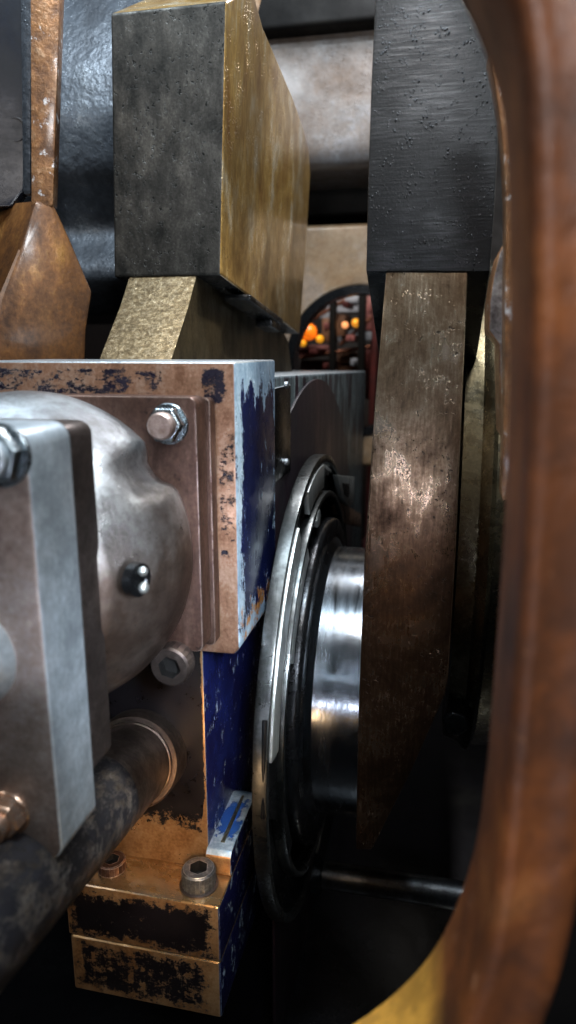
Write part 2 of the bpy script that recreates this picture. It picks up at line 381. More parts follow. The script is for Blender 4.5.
foot_top = metal('amber_oiled_top', (.3, .17, .06), (.52, .36, .18), (.62, .56, .48), (.12, .35), .85, sc=9, st=(1, 1, 1), fine=150, fst=(.15, 1, 1), b1=.0012, b2=.0005, coat=.6)
lug_top = worn('bright_blue_scuffed_top', PALE, (.015, .05, .24), lambda s: sharp(s, s.math('ADD', s.noise(22, 9, .75, off=70), s.math('MULTIPLY', s.math('MINIMUM', s.box([(0, PX+.004, FX-.01), (1, 1.12, FY1-.02)], .02), .6), .22)), .5, .02), (.3, .5), (.15, .3), .4, 30, edgew=.005, pcol2=(.02, .08, .3))
def pk3(f):
    n = f.normal
    if n.z > .6: return 2
    if n.x > .6: return 1
    return 0
LZ = aX(236, 849, FX)
ly = aX(231, 876, FX).y
foot = link('foot', box(FL, FX, FY0, FY1, FM+.0015, FZ), [foot_front, foot_right, foot_top], bb, pick=pk3, bevel=.005, bseg=3)
lugz = aX(236, 849, FX).z+.014; FY1 += .03
prof = [(ly+.006, FZ-.004), (ly, FZ+.01), (ly+.003, lugz-.012), (ly+.012, lugz-.002), (ly+.03, lugz), (FY1-.02, lugz+.004), (FY1, lugz-.006), (FY1, FZ-.004)]
link('lug', prism(bmesh.new(), prof, 0, PX-.002, FX-.001), [foot_front, foot_right, lug_top], bb, pick=pk3, bevel=.003)
gy0, gy1 = ly+.03, FY1-.03
link('lug_rib', lathe([(0, .004), (gy1-gy0, .004)], (PX+.024, gy0, lugz+.001), (0, 1, 0), 16), metal('oiled_bronze_bead', (.1, .1, .08), (.24, .24, .18), (.45, .45, .36), (.2, .4), .8), bb)
link('base_plate', box(FL+.002, FX-.001, FY0+.001, FY1-.004, FB, FM-.0015), [foot_front, foot_right, foot_top], bb, pick=pk3, bevel=.006, bseg=3)
bc = aZ(199, 884, FZ)
b_ = link('socket_bolt', socket_head(bc, (0, 0, 1), .031, .036, 48), [MT['bolt'], MT['socket']], bb, smooth=12, pick=inside(bc, (0, 0, 1), .031))
link('washer', lathe([(0, .036), (.003, .036), (.0035, .035)], bc-Vector((0, 0, .0005)), (0, 0, 1), 40), MT['flange_dark'], b_)
bc2 = aZ(112, 868, FZ)
b_ = link('socket_bolt', socket_head(bc2, (0, 0, 1), .0265, .02), [MT['rear_flange'], MT['socket']], bb, smooth=12, pick=inside(bc2, (0, 0, 1), .0265))

# rear housing with its bore face, behind the body
CY, CZ = 1.53, -.755
RX = SX-.012
rb = aX(365, 371, RX)
def m_rear(s): return sharp(s, s.math('ADD', s.noise(30, 9, .78, (1, 1, .16), off=81), .0), .5, .03)
rear_side = worn('streaked_dark_housing_paint', ((.05, .065, .07), (.14, .18, .19), (.3, .37, .38)), (.006, .005, .009), m_rear, (.3, .5), (.3, .45), .6, 30, (1, 1, .3), edgew=.012, edgecol=(.5, .6, .66), pcol2=(.02, .008, .014))
RT = aX(278, 375, RX).z
RYB = aX(365, 380, RX).y
bm = prism(bmesh.new(), [(SBK+.003, RT), (RYB, rb.z), (RYB, -1.5), (1.755, -1.5), (1.755, SB-.01), (SBK+.003, SB-.01)], 0, RX-.3, RX)
link('rear_housing', bm, [rear_side, rear_side, slab_top], bb, pick=pk3, bevel=.006)
BCY, BCZ = 1.72, -.90
ar = math.hypot(aX(325, 383, RX).y-BCY, aX(325, 383, RX).z-BCZ)
bore = metal('plum_black_bore_paint', (.006, .004, .007), (.014, .007, .012), (.03, .009, .015), (.3, .5), 0, sc=8, st=(1, 1, .3), b1=.001)
def disc_clip(r, x0, x1, ymin, n=160):
    pts = []
    for i in range(n):
        a = 2*math.pi*i/n; y, z = BCY+r*math.cos(a), BCZ+r*math.sin(a)
        pts.append((max(y, ymin), z))
    return prism(bmesh.new(), pts, 0, x0, x1)
link('bore_face', disc_clip(ar, RX-.001, RX+.006, SBK+.004), bore, bb, bevel=.003)
sl = aX(288, 470, RX)
link('locating_key', box(RX, RX+.008, SBK+.004, aX(287, 400, RX).y, sl.z, RT-.022), [MT['ring_dark'], MT['bright_edge']], bb, pick=lambda f: 1 if f.normal.z > .5 or f.normal.y > .5 else 0, bevel=.002)
for py in (385, 462):
    k = aX(285, py, RX+.008); link('pin', lathe([(0, .007), (.006, .007), (.008, .004)], (RX+.008, k.y, k.z), (1, 0, 0), 16), MT['bright_edge'], bb)

# ================================================================== CRANKSHAFT
cs = thing('crankshaft', 'oily steel crankshaft with two bolted counterweights and a polished crankpin', 'crankshaft', (-.1, 1.7, -1.5))
# left counterweight
LY = 1.42
LX = aY(221, 275, LY).x; LX0 = aY(114, 276, LY).x
side = pxX([(224, -40), (240, -12), (252, 28), (268, 62), (284, 97), (296, 128), (303, 152), (305, 175), (304, 240), (301, 334)], LX)
fz = aY(221, 275, LY).z; ftop = aY(200, 4, LY).z
side = [(LY, fz), (LY, ftop)] + [(max(LY+.01, y), z) for y, z in side if z > -1][1:]
# keep top rising no further than a gentle crown
cwl = []
for y, z in side: cwl.append((y, z))
def cw_pick(f):
    n = f.normal
    if n.x > .6: return 1
    if n.y < -.6: return 0
    if n.z > .3: return 2
    return 3
cwo = link('counterweight', prism(bmesh.new(), cwl, 0, LX0, LX), [MT['cw_dark'], MT['cw_gold'], MT['cw_gold'], MT['ring_dark']], cs, pick=cw_pick, bevel=.006, bseg=3, smooth=50)
for v_ in cwo.data.vertices: v_.co.x -= .045*(v_.co.z+cwo['_w'][2]-fz)*(-1)
cwo['label'] = 'left counterweight with a golden oiled side face'
lk = aX(258, 303, LX-.03)
ub0, ub1 = aX(232, 288, LX-.012), aX(276, 320, LX-.012)
dv = Vector((0, ub1.y-ub0.y, ub1.z-ub0.z)).normalized(); nv = Vector((0, -dv.z, dv.y))
if nv.z > 0: nv = -nv
def obox(c, dv, nv, ld, ln, lx):
    bm = bmesh.new(); X = Vector((1, 0, 0)); vs = []
    for a in (-1, 1):
        for b in (-1, 1):
            for d in (-1, 1): vs.append(bm.verts.new(c+dv*a*ld+nv*b*ln+X*d*lx))
    for f in ((0, 1, 3, 2), (4, 6, 7, 5), (0, 4, 5, 1), (2, 3, 7, 6), (0, 2, 6, 4), (1, 5, 7, 3)): bm.faces.new([vs[i] for i in f])
    return bm
mid = (ub0+ub1)/2+nv*.012
link('lock_plate', obox(mid, dv, nv, .17, .007, .03), MT['ring_dark'], cwo, bevel=.003)
link('lock_bolt', obox((ub0+(ub1-ub0)*.8)+nv*.026, dv, nv, .055, .012, .022), MT['ring_dark'], cwo, bevel=.004)
# left crank web
WX = aY(196, 279, LY).x; WX0 = aY(128, 278, LY).x
wf = pxX([(196, 276), (189, 305), (181, 330), (172, 358), (160, 400)], WX)
wb = pxX([(292, 372), (288, 340), (276, 318), (250, 296)], WX)
wy = [(y, z) for y, z in wf]
prof = [(LY+.02, fz+.02)] + wy[1:] + [(wy[-1][0], -1.0), (2.1, -1.0), (2.2, -.3)] + [(y, z) for y, z in wb] + [(LY+.35, fz+.02)]
def wp(f): return 1 if f.normal.x > .6 else 0
wl = link('crank_web', prism(bmesh.new(), prof, 0, WX0, WX), [MT['web_sand'], MT['web_side']], cs, pick=wp, bevel=.004, smooth=50)
# right counterweight
RY = 1.2
cz = aY(430, 271, RY).z
XL, XR = aY(366, 270, RY).x, aY(490, 271, RY).x
bm = bmesh.new()
fp = pxY([(366, 271), (368, 180), (371, 90), (375, 0), (379, -60), (430, -60), (456, -12), (474, 20), (487, 52), (495, 85), (498.5, 120), (497, 165), (494, 215), (490, 271)], RY)
A = [bm.verts.new((x, RY, z)) for x, z in fp]
dz = -.30                                    # the underside falls away backwards
def zb(z): return z + (dz if abs(z-cz) < .012 else (dz*.15))
B = [bm.verts.new((x, RY+.62, z+(dz if i in (0, len(fp)-1) else 0))) for i, (x, z) in enumerate(fp)]
bm.faces.new(A); bm.faces.new(B[::-1])
for i in range(len(A)):
    j = (i+1) % len(A); bm.faces.new((A[i], B[i], B[j], A[j]))
cwr = link('counterweight', bm, [MT['cw_right'], MT['ring_dark'], MT['bright_edge']], cs, pick=lambda f: 1 if f.normal.z < -.3 else 0, bevel=.0035, bseg=2)
cwr['label'] = 'right counterweight, black milled steel with dents'
# right crank web: convex front, lofted
WY = 1.27
rows = []
N = 30
def interp(t, pts):
    for (a, va), (b, vb) in zip(pts, pts[1:]):
        if t <= b: return va+(vb-va)*(t-a)/(b-a)
    return pts[-1][1]
for i in range(N+1):
    py = 262+(850-262)*i/N
    l = interp(py, [(250, 387), (272, 386), (400, 375), (560, 364), (720, 358), (830, 356)])
    r = interp(py, [(250, 468), (272, 468), (400, 462), (560, 455), (690, 447), (770, 412), (850, 372)])
    Y = 1.2045-.022*math.sin(math.pi*min(1, max(0, (py-285)/400)))
    pl, pr = aY(l, py, Y), aY(r, py, Y); rows.append((pl, pr))
bm = bmesh.new(); prev = None
for pl, pr in rows:
    cur = [bm.verts.new(pl), bm.verts.new(pl+(pr-pl)*.33), bm.verts.new(pl+(pr-pl)*.66), bm.verts.new(pr), bm.verts.new((pr.x, 2.1, pr.z)), bm.verts.new((pl.x, 2.1, pl.z))]
    if prev:
        for i in range(6): bm.faces.new((prev[i], prev[(i+1) % 6], cur[(i+1) % 6], cur[i]))
    else: bm.faces.new(cur)
    prev = cur
bm.faces.new(prev[::-1])
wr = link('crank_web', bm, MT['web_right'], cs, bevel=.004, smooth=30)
# crankpin, journal collar
pinX = -.25
link('crankpin', lathe([(0, .34), (.012, .34), (.022, .32), (.03, .306), (.15, .306)], (pinX, CY, CZ), (1, 0, 0), 128), MT['polish'], cs, smooth=40)
colr = link('shaft_collar', lathe([(0, .61), (.035, .62), (.045, .635), (.055, .64), (.064, .628), (.12, .62)], (.045, 1.95, -.42), (1, 0, 0), 128), metal('straw_tinted_collar_steel', (.07, .06, .04), (.16, .145, .1), (.27, .26, .21), (.14, .3), 1., sc=30, fine=160, b1=.0008), cs, smooth=40)
colr['label'] = 'narrow polished collar beside the brown web'
# ring
RGX = -.262
RR = .519
rg = link('retaining_ring', lathe([(0, .50), (0, RR), (.006, RR), (.008, RR-.006), (.008, RR-.018), (.004, RR-.024), (.004, .44), (.0, .42)], (RGX-.012, CY, CZ), (1, 0, 0), 160), MT['ring_dark'], cs, smooth=30)
def annulus(r0, r1, x0, x1, n=160):
    bm = bmesh.new(); rings = []
    for x, r in ((x0, r0), (x0, r1), (x1, r1), (x1, r0)):
        rings.append([bm.verts.new((x, CY+r*math.cos(2*math.pi*i/n), CZ+r*math.sin(2*math.pi*i/n))) for i in range(n)])
    for k in range(4):
        a, b = rings[k], rings[(k+1) % 4]
        for i in range(n): bm.faces.new((a[i], a[(i+1) % n], b[(i+1) % n], b[i]))
    return bm
link('rim', annulus(RR-.012, RR+.004, RGX-.02, RGX+.006), MT['ring_steel'], rg, bevel=.002)
link('inner_lip', annulus(.425, .438, RGX-.008, RGX+.016), MT['ring_steel'], rg, bevel=.003)
link('hub', annulus(.312, .375, RGX-.006, RGX+.03), MT['ring_dark'], rg, bevel=.01, smooth=60)
def seg(r0, r1, a0, a1, x0, x1, mat, nm='segment', n=14):
    pts = [(CY+r1*math.cos(a), CZ+r1*math.sin(a)) for a in [math.radians(a0+(a1-a0)*i/n) for i in range(n+1)]]
    pts += [(CY+r0*math.cos(a), CZ+r0*math.sin(a)) for a in [math.radians(a1+(a0-a1)*i/n) for i in range(n+1)]]
    return link(nm, prism(bmesh.new(), pts, 0, x0, x1), mat, rg, bevel=.003)
def pol(x, y): q = aX(x, y, RGX+.006); return (round(math.hypot(q.y-CY, q.z-CZ), 3), round(math.degrees(math.atan2(q.z-CZ, q.y-CY)), 1))
for nm, pt in dict(segA1=(315, 480), segA2=(338, 460), segA3=(322, 458), B1=(292, 510), B2=(268, 640), B3=(283, 640), clip=(345, 490), bolt=(313, 518), slot=(308, 560), orange=(345, 520), left=(262, 650), hub=(345, 545), top=(330, 450)).items(): print(nm, pol(*pt))
def plate(pts, x1, mat=MT['segment']):
    return link('segment', prism(bmesh.new(), pxX(pts, RGX+x1), 0, RGX-.004, RGX+x1), mat, rg, bevel=.003)
def arc(r0, r1, a0, a1, x1, mat=MT['segment'], n=36):
    P = [(CY+r*math.cos(math.radians(t)), CZ+r*math.sin(math.radians(t))) for r, t in [(r1, a0+(a1-a0)*i/n) for i in range(n+1)]+[(r0, a1+(a0-a1)*i/n) for i in range(n+1)]]
    return link('segment', prism(bmesh.new(), P, 0, RGX-.004, RGX+x1), mat, rg, bevel=.002)
arc(.448, .502, 86, 109, .008)
arc(.450, .502, 122, 172, .010)
arc(.385, .415, 118, 152, .014)
arc(.385, .415, 172, 215, .008, MT['ring_steel'])
plate([(334, 501), (343, 503), (361, 514), (361, 527), (346, 524), (336, 513)], .006, MT['nut_copper'])  # copper-coloured plate painting in an orange reflection on the ring
plate([(266, 720), (281, 720), (279, 760), (281, 820), (265, 820)], .004, MT['ring_dark'])
for px, py in ((313, 518),):
    k = aX(px, py, RGX+.004); b2 = link('ring_bolt', hexnut((RGX+.004, k.y, k.z), (1, 0, 0), .036, .014, .3), MT['segment'], rg, bevel=.002)
k = pxX([(337, 475), (354, 477), (353, 503), (349, 506), (341, 497)], RGX+.016)
cl = link('clip', prism(bmesh.new(), k, 0, RGX+.004, RGX+.018), MT['segment'], rg, bevel=.002)
k = pxX([(343, 483), (350, 484), (349, 498), (345, 495)], RGX+.02)
link('clip_slot', prism(bmesh.new(), k, 0, RGX+.016, RGX+.0195), MT['ring_dark'], cl, bevel=.001)

# ================================================================== FLANGED CYLINDER
fc = thing('flanged_cylinder', 'flanged steel cylinder bolted to the bearing block, its bright square flange nearest', 'hydraulic cylinder', (-.55, .8, -.45))
RFY0, RFY1 = .93, .997
rx = aY(196, 410, RFY0).x; rt = aY(190, 397, RFY0).z; rbm = aY(196, 652, RFY0).z
def rrect(x0, x1, z0, z1, r, n=6):
    pts = []
    for cx, cz_, a in ((x1-r, z1-r, 0), (x0+r, z1-r, 90), (x0+r, z0+r, 180), (x1-r, z0+r, 270)):
        for i in range(n+1):
            t = math.radians(a+90*i/n); pts.append((cx+r*math.cos(t), cz_+r*math.sin(t)))
    return pts
link('rear_flange', prism(bmesh.new(), rrect(rx-.36, rx, rbm, rt, .012), 1, RFY0, RFY1-.026), MT['rear_flange'], fc, bevel=.003)
link('gasket_plate', prism(bmesh.new(), rrect(rx-.37, rx+.006, rbm-.006, rt-.004, .008), 1, RFY1-.0255, RFY1), MT['rear_flange'], fc, bevel=.002)
# barrel with clearance notches for the nuts
BY = .9
cc = aY(40, 550, BY); rr_ = (aY(189, 556, BY)-cc).length; 
bm = bmesh.new(); rings = []
nseg = 120
def brad(a, Y):
    k = 0
    for c0, wd, dp in ((35, 9, .085),):
        d = (a-c0+180) % 360-180; k += dp*math.exp(-(d/wd*1.25)**4)
    return rr_*(1-k*min(1, max(0, (Y-.80)/.055)))
for Y, sc_ in ((.742, .78), (.755, .81), (.77, .85), (.785, .885), (.80, .915), (.815, .94), (.83, .96), (.845, .975), (.86, .987), (.88, 1), (.9, 1.0), (.915, .995), (.932, .975)):
    rings.append([bm.verts.new((cc.x+brad(360*i/nseg, Y)*sc_*math.cos(2*math.pi*i/nseg), Y, cc.z+brad(360*i/nseg, Y)*sc_*math.sin(2*math.pi*i/nseg))) for i in range(nseg)])
for k in range(len(rings)-1):
    for i in range(nseg): bm.faces.new((rings[k][i], rings[k][(i+1) % nseg], rings[k+1][(i+1) % nseg], rings[k+1][i]))
bm.faces.new(rings[0]); bm.faces.new(rings[-1][::-1])
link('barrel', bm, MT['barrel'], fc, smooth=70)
# grease fitting on barrel flank
gp = Vector((cc.x+rr_*.93*math.cos(-.1), .79, cc.z+rr_*.93*math.sin(-.1)))
gp = aX(139, 580, cc.x+rr_*.96)
gax = Vector((1, -.25, 0)).normalized()
pl = link('grease_fitting', lathe([(-.01, .021), (.002, .021), (.0035, .018), (.0035, .012), (.001, .010)], gp, gax, 32), MT['ring_dark'], fc, smooth=30)
for dz_, rr2 in ((.012, .0062), (-.009, .0075)):
    link('nipple', lathe([(0, rr2*.7), (.004, rr2), (.008, rr2*.8), (.0105, rr2*.2)], gp+gax*.002+Vector((0, 0, dz_)), gax, 20), MT['segment'], pl, smooth=80)
# front flange pair
fx = aY(103, 600, .75).x; ft = aY(100, 420, .75).z; fb2 = aY(84, 814, .70).z; fb = aY(102, 752, .75).z
link('joint_flange', prism(bmesh.new(), rrect(fx-.38, fx, fb, ft, .016), 1, .7015, .75), MT['flange_dark'], fc, bevel=.003, smooth=40)
link('front_flange', prism(bmesh.new(), rrect(fx-.38, fx, fb2, ft+.004, .02), 1, .617, .70), [MT['flange_steel'], MT['flange_front']], fc, pick=lambda f: 1 if f.normal.y < -.9 else 0, bevel=.004, bseg=3, smooth=40)
ec = aY(-35, 655, .617)
link('end_cap', lathe([(0, .062), (.01, .06), (.03, .05), (.045, .035), (.052, .015), (.053, .001)], (ec.x, .618, ec.z), (0, -1, 0), 64), MT['flange_steel'], fc, smooth=60)
def stud_nut(px, py, Y, af, h, proud, mat, smat, rot=.2, r=.4):
    k = aY(px, py, Y); nt = link('hex_nut', hexnut((k.x, Y+.001, k.z), (0, -1, 0), af, h, rot), mat, fc, bevel=.0015)
    link('washer', lathe([(0, af*.62), (.004, af*.62), (.005, af*.6)], (k.x, Y+.0012, k.z), (0, -1, 0), 36), mat, nt)
    link('stud', lathe([(h*.5, af*r), (h+proud*.8, af*r), (h+proud, af*r*.85)], (k.x, Y, k.z), (0, -1, 0), 32), smat, nt)
    return nt
stud_nut(169, 424, RFY0, .047, .022, .014, MT['nut'], MT['stud'], .25)
stud_nut(2, 455, .617, .052, .02, .01, MT['nut'], MT['flange_steel'], .5)
stud_nut(8, 812, .617, .045, .024, .012, MT['nut_copper'], MT['nut_copper'], .1)
k = aY(176, 660, RFY0)
link('socket_bolt', socket_head((k.x, RFY0, k.z), (0, -1, 0), .031, .028, 48), [MT['flange_dark'], MT['socket']], fc, smooth=12, pick=inside((k.x, RFY0, k.z), (0, -1, 0), .031))
k = aY(104, 733, .752)
link('stud_end', lathe([(0, .009), (.006, .009), (.01, .005), (.011, .001)], (k.x-.003, .752, k.z), (0, 1, 0), 20), MT['segment'], fc, smooth=60)

# ================================================================== OIL PIPE
pd = ray(369, 531).normalized()
pe = aY(131, 764, 1.02)
pr_ = 49/700*1.02
def m_pipe(s): return sharp(s, s.math('ADD', s.math('MULTIPLY', s.noise(75, 10, .82, (1, .35, .6), off=91), .75), s.math('MULTIPLY', s.noise(12, 4, .6, off=92), .25)), .462, .03)
pipe_m = worn('peeling_black_pipe_paint', ((.04, .032, .026), (.095, .08, .068), (.19, .17, .155)), (.006, .006, .007), m_pipe, (.28, .45), (.35, .5), .8, 30, pcol2=(.012, .012, .015))
pbare = metal('bare_brown_pipe_end', (.05, .035, .028), (.12, .088, .07), (.22, .17, .14), (.28, .45), .85, sc=20, b1=.0005)
op = thing('oil_pipe', 'thick pipe with peeling black paint running in under the square flange', 'pipe', tuple(pe-Vector((0, 0, .07))))
bare_l = .17
link('pipe_body', lathe([(bare_l, pr_), (.86, pr_)], pe, -pd, 72), pipe_m, op, smooth=40)
link('pipe_end', lathe([(0, pr_*.97), (.004, pr_*1.0), (bare_l, pr_*1.0)], pe, -pd, 72), pbare, op, smooth=40)
link('collar', lathe([(-.07, pr_*1.18), (-.012, pr_*1.18), (-.006, pr_*1.14), (-.004, pr_*.9)], pe, -pd, 72), pbare, op, smooth=40)
link('lip_ring', lathe([(-.003, pr_*1.0), (-.002, pr_*1.04), (.003, pr_*1.04), (.005, pr_*1.0)], pe, -pd, 72), pbare, op, smooth=40)

# ================================================================== INSPECTION FRAME (near, right)
fyf, fyb = .45, .575
inner_px = [(440, -175), (478, -93), (508, -17), (523, 46), (529, 160), (530, 337), (525, 480), (518, 616), (504, 793), (494, 900), (478, 985), (440, 1075), (380, 1135), (300, 1180), (150, 1200)]
def smooth_curve(pts, k=3):
    for _ in range(k):
        o = [pts[0]]
        for a, b in zip(pts, pts[1:]): o += [(a[0]*.75+b[0]*.25, a[1]*.75+b[1]*.25), (a[0]*.25+b[0]*.75, a[1]*.25+b[1]*.75)]
        o.append(pts[-1]); pts = o
    return pts
ic = smooth_curve(pxY(inner_px, fyf), 3)
W = .062
sec = [(0.0, fyb), (.0, .52), (.0005, .47), (.0025, .4555), (.006, .4512), (.010, .4502), (.015, .4515), (.02, .456), (.04, .4565), (W-.012, .456), (W-.004, .462), (W, .475), (W+.004, fyb+.05)]
bm = bmesh.new(); prev = None; first = None
for i, (x, z) in enumerate(ic):
    a = ic[max(0, i-1)]; b = ic[min(len(ic)-1, i+1)]; tx, tz = b[0]-a[0], b[1]-a[1]; L = math.hypot(tx, tz); nx, nz = -tz/L, tx/L
    wob = 1
    if nx < 0 and z > -.3: nx, nz = -nx, -nz
    cur = [bm.verts.new((x+nx*d*wob, Y, z+nz*d*wob)) for d, Y in sec]
    if prev:
        for k in range(len(cur)): bm.faces.new((prev[k], prev[(k+1) % len(cur)], cur[(k+1) % len(cur)], cur[k]))
    else: bm.faces.new(cur)
    prev = cur
bm.faces.new(prev[::-1])
fr_t = thing('inspection_frame', 'rust brown cast rim of the inspection opening curving down the right side', 'engine frame', (.1, .5, -.5))
link('rim', bm, MT['frame'], fr_t, smooth=60)
op_ = ic[::1]
bm = bmesh.new()
A = []; B = []
for i, (x, z) in enumerate(ic):
    a = ic[max(0, i-1)]; b = ic[min(len(ic)-1, i+1)]; tx, tz = b[0]-a[0], b[1]-a[1]; L = math.hypot(tx, tz); nx, nz = -tz/L, tx/L
    if nx < 0 and z > -.3: nx, nz = -nx, -nz
    A.append((x+nx*(W-.01), z+nz*(W-.01))); B.append((x+nx*.5, z+nz*.5))
v0 = [bm.verts.new((x, .56, z)) for x, z in A]; v1 = [bm.verts.new((x, .56, z)) for x, z in B]
w0 = [bm.verts.new((x, .60, z)) for x, z in A]; w1 = [bm.verts.new((x, .60, z)) for x, z in B]
for i in range(len(A)-1):
    bm.faces.new((v0[i], v0[i+1], v1[i+1], v1[i])); bm.faces.new((w0[i], w1[i], w1[i+1], w0[i+1]))
    bm.faces.new((v0[i], w0[i], w0[i+1], v0[i+1])); bm.faces.new((v1[i], v1[i+1], w1[i+1], w1[i]))
bm.faces.new((v0[0], v1[0], w1[0], w0[0])); bm.faces.new((v0[-1], w0[-1], w1[-1], v1[-1]))
link('flange_panel', bm, MT['void'], fr_t)

# sharp farther edge seen just inside the frame, with frosted casting piece
edge_px = [(488, 50), (497, 96), (503, 140), (506, 200), (506, 245), (505, 300), (505, 340), (504, 400), (502, 500)]
ec_ = smooth_curve(pxY(edge_px, .95), 2)
bm = bmesh.new()
prism(bm, ec_+[(x+.05, z) for x, z in ec_[::-1]], 1, .95, 1.0)
tag(link('door_seat_edge', bm, MT['rust_rib'], None, bevel=.003), 'thin golden brown casting edge between the black counterweight and the near frame', 'casting edge')
cst = pxY([(489, 330), (490, 300), (494, 275), (500, 250), (507, 238), (520, 240), (520, 440), (502, 440), (500, 345)], 1.0)
tag(link('casting_shoulder', prism(bmesh.new(), cst, 1, 1.02, 1.12), [MT['frost'], MT['rust_rib']], None, pick=lambda f: 1 if f.normal.x < -.5 else 0, bevel=.004, bseg=3, smooth=50), 'frosted wet casting shoulder below the golden edge, right of the black counterweight', 'engine casting')

# ================================================================== LEFT CASTINGS
def solid(name, front, back_off, mats, parent, pick=None, bevel=.004, smooth=35):
    """front: dict of vertices + faces lists"""
    vs, fs = front; bm = bmesh.new(); A = [bm.verts.new(v) for v in vs]
    for f in fs: bm.faces.new([A[i] for i in f])
    bd = [e for e in bm.edges if len(e.link_faces) == 1]
    r = bmesh.ops.extrude_edge_only(bm, edges=bd); nv_ = [g for g in r['geom'] if isinstance(g, bmesh.types.BMVert)]
    for v in nv_: v.co += Vector(back_off)
    bmesh.ops.holes_fill(bm, edges=[e for e in bm.edges if len(e.link_faces) == 1], sides=0)
    return link(name, bm, mats, parent, pick=pick, bevel=bevel, smooth=smooth)
cl_t = thing('cast_column', 'brown varnished cast column flaring out at its base, far left', 'engine casting', (-.85, 1.4, -.1))
v = [aY(26, -40, 1.36), aY(60, -40, 1.38), aY(51, 206, 1.38), aY(38, 206, 1.36)]
v = [aY(30, -40, 1.36), aY(61, -40, 1.38), aY(53, 206, 1.38), aY(31, 206, 1.36)]
solid('rib', (v, [(0, 1, 2, 3)]), (-.01, .035, 0), MT['rust_rib'], cl_t)
v = [aY(36, 200, 1.36), aY(53, 203, 1.385), aY(70, 240, 1.40), aY(92, 292, 1.42), aY(86, 330, 1.42), aY(84, 400, 1.42), aY(-8, 400, 1.30), aY(2, 300, 1.32), aY(20, 250, 1.34), aY(-60, 400, 1.55), aY(-60, 210, 1.62)]
solid('flared_base', (v, [(0, 1, 2, 3, 4, 5, 6, 7, 8), (8, 7, 6, 9, 10, 0)]), (-.03, .05, 0), MT['rust_face'], cl_t, smooth=20, bevel=.008)
v = [aY(-80, -40, 1.42), aY(29, -40, 1.42), aY(27, 150, 1.42), aY(24, 190, 1.42), aY(10, 206, 1.40), aY(-80, 210, 1.40)]
sp = solid('side_panel', (v, [(0, 1, 2, 3, 4, 5)]), (0, .03, 0), MT['black'], cl_t)
k = aY(16, 130, 1.42)
bm = bmesh.new(); rings = []
for i in range(40):
    a = 2*math.pi*i/40; c_ = Vector((k.x+.022*math.cos(a), 1.418, k.z+.022*math.sin(a)))
    rings.append([bm.verts.new(c_+Vector((math.cos(a)*math.cos(b)*.0025, math.sin(b)*.0025, math.sin(a)*math.cos(b)*.0025))) for b in [j*math.pi/3 for j in range(6)]])
for i in range(40):
    for j in range(6): bm.faces.new((rings[i][j], rings[i][(j+1) % 6], rings[(i+1) % 40][(j+1) % 6], rings[(i+1) % 40][j]))
link('ring_mark', bm, MT['black'], sp)
v = [aY(19, -40, 1.41), aY(31, -40, 1.40), aY(30, 195, 1.40), aY(22, 195, 1.41)]
solid('weld_bead', (v, [(0, 1, 2, 3)]), (0, .03, 0), MT['casing'], cl_t, bevel=.01)

# curved casing behind
cz0 = aY(90, 120, 2.3)
ctr = (cz0.x-.5, 2.55, cz0.z-.02)
bm = bmesh.new()
prof = []
for i in range(41):                          # profile in (y,z), extruded along x
    t = i/40; a = math.radians(150-200*t)
top = aY(90, -30, 2.3).z; 
keys = [(-80, 2.12), (-30, 2.0), (20, 1.93), (70, 1.88), (120, 1.86), (170, 1.90), (210, 1.99), (232, 2.03), (248, 1.99), (262, 1.93), (276, 1.92), (290, 1.95), (302, 2.03), (315, 2.12)]
prof = []
for i in range(60):
    py = -80+395*i/59; prof.append((interp(py, keys), aY(90, py, interp(py, keys)).z))
for _ in range(4): prof = [prof[0]]+[((a_[0]+2*b_1[0]+c_[0])/4, (a_[1]+2*b_1[1]+c_[1])/4) for a_, b_1, c_ in zip(prof, prof[1:], prof[2:])]+[prof[-1]]
prof += [(2.9, prof[-1][1]), (2.9, prof[0][1])]
x0, x1 = -1.6, -.80
cso = link('curved_casing', prism(bmesh.new(), prof, 0, x0, x1), MT['casing'], None, smooth=60)
tag(cso, 'wet dark grey curved casing between the brown column and left counterweight', 'engine casting')

# ================================================================== REAR WALL
wl_t = thing('crankcase_wall', 'oily grey brown rear crankcase wall with a round opening', 'engine casting', (-.4, 3.0, -1.0))
BYY = 3.0
def rbox(name, px0, px1, py0, py1, Y, dep, mat, bev, parent):
    a = aY(px0, py0, Y); b = aY(px1, py1, Y)
    return link(name, box(a.x, b.x, Y, Y+dep, b.z, a.z), mat, parent, bevel=bev, bseg=6, smooth=60)
rbox('upper_panel', 150, 430, 8, 160, 2.75, .5, MT['wall'], .09, wl_t)
rbox('panel_shade_block', 140, 440, -90, 13, 2.67, .7, MT['void'], .02, wl_t)  # added overhang that casts a shadow on the top of the panel
rbox('recess', 120, 440, -60, 262, 3.45, .1, MT['void'], 0, wl_t)
pb = rbox('boss_bar', 150, 430, 190, 212, 3.15, .3, MT['void'], .02, wl_t)
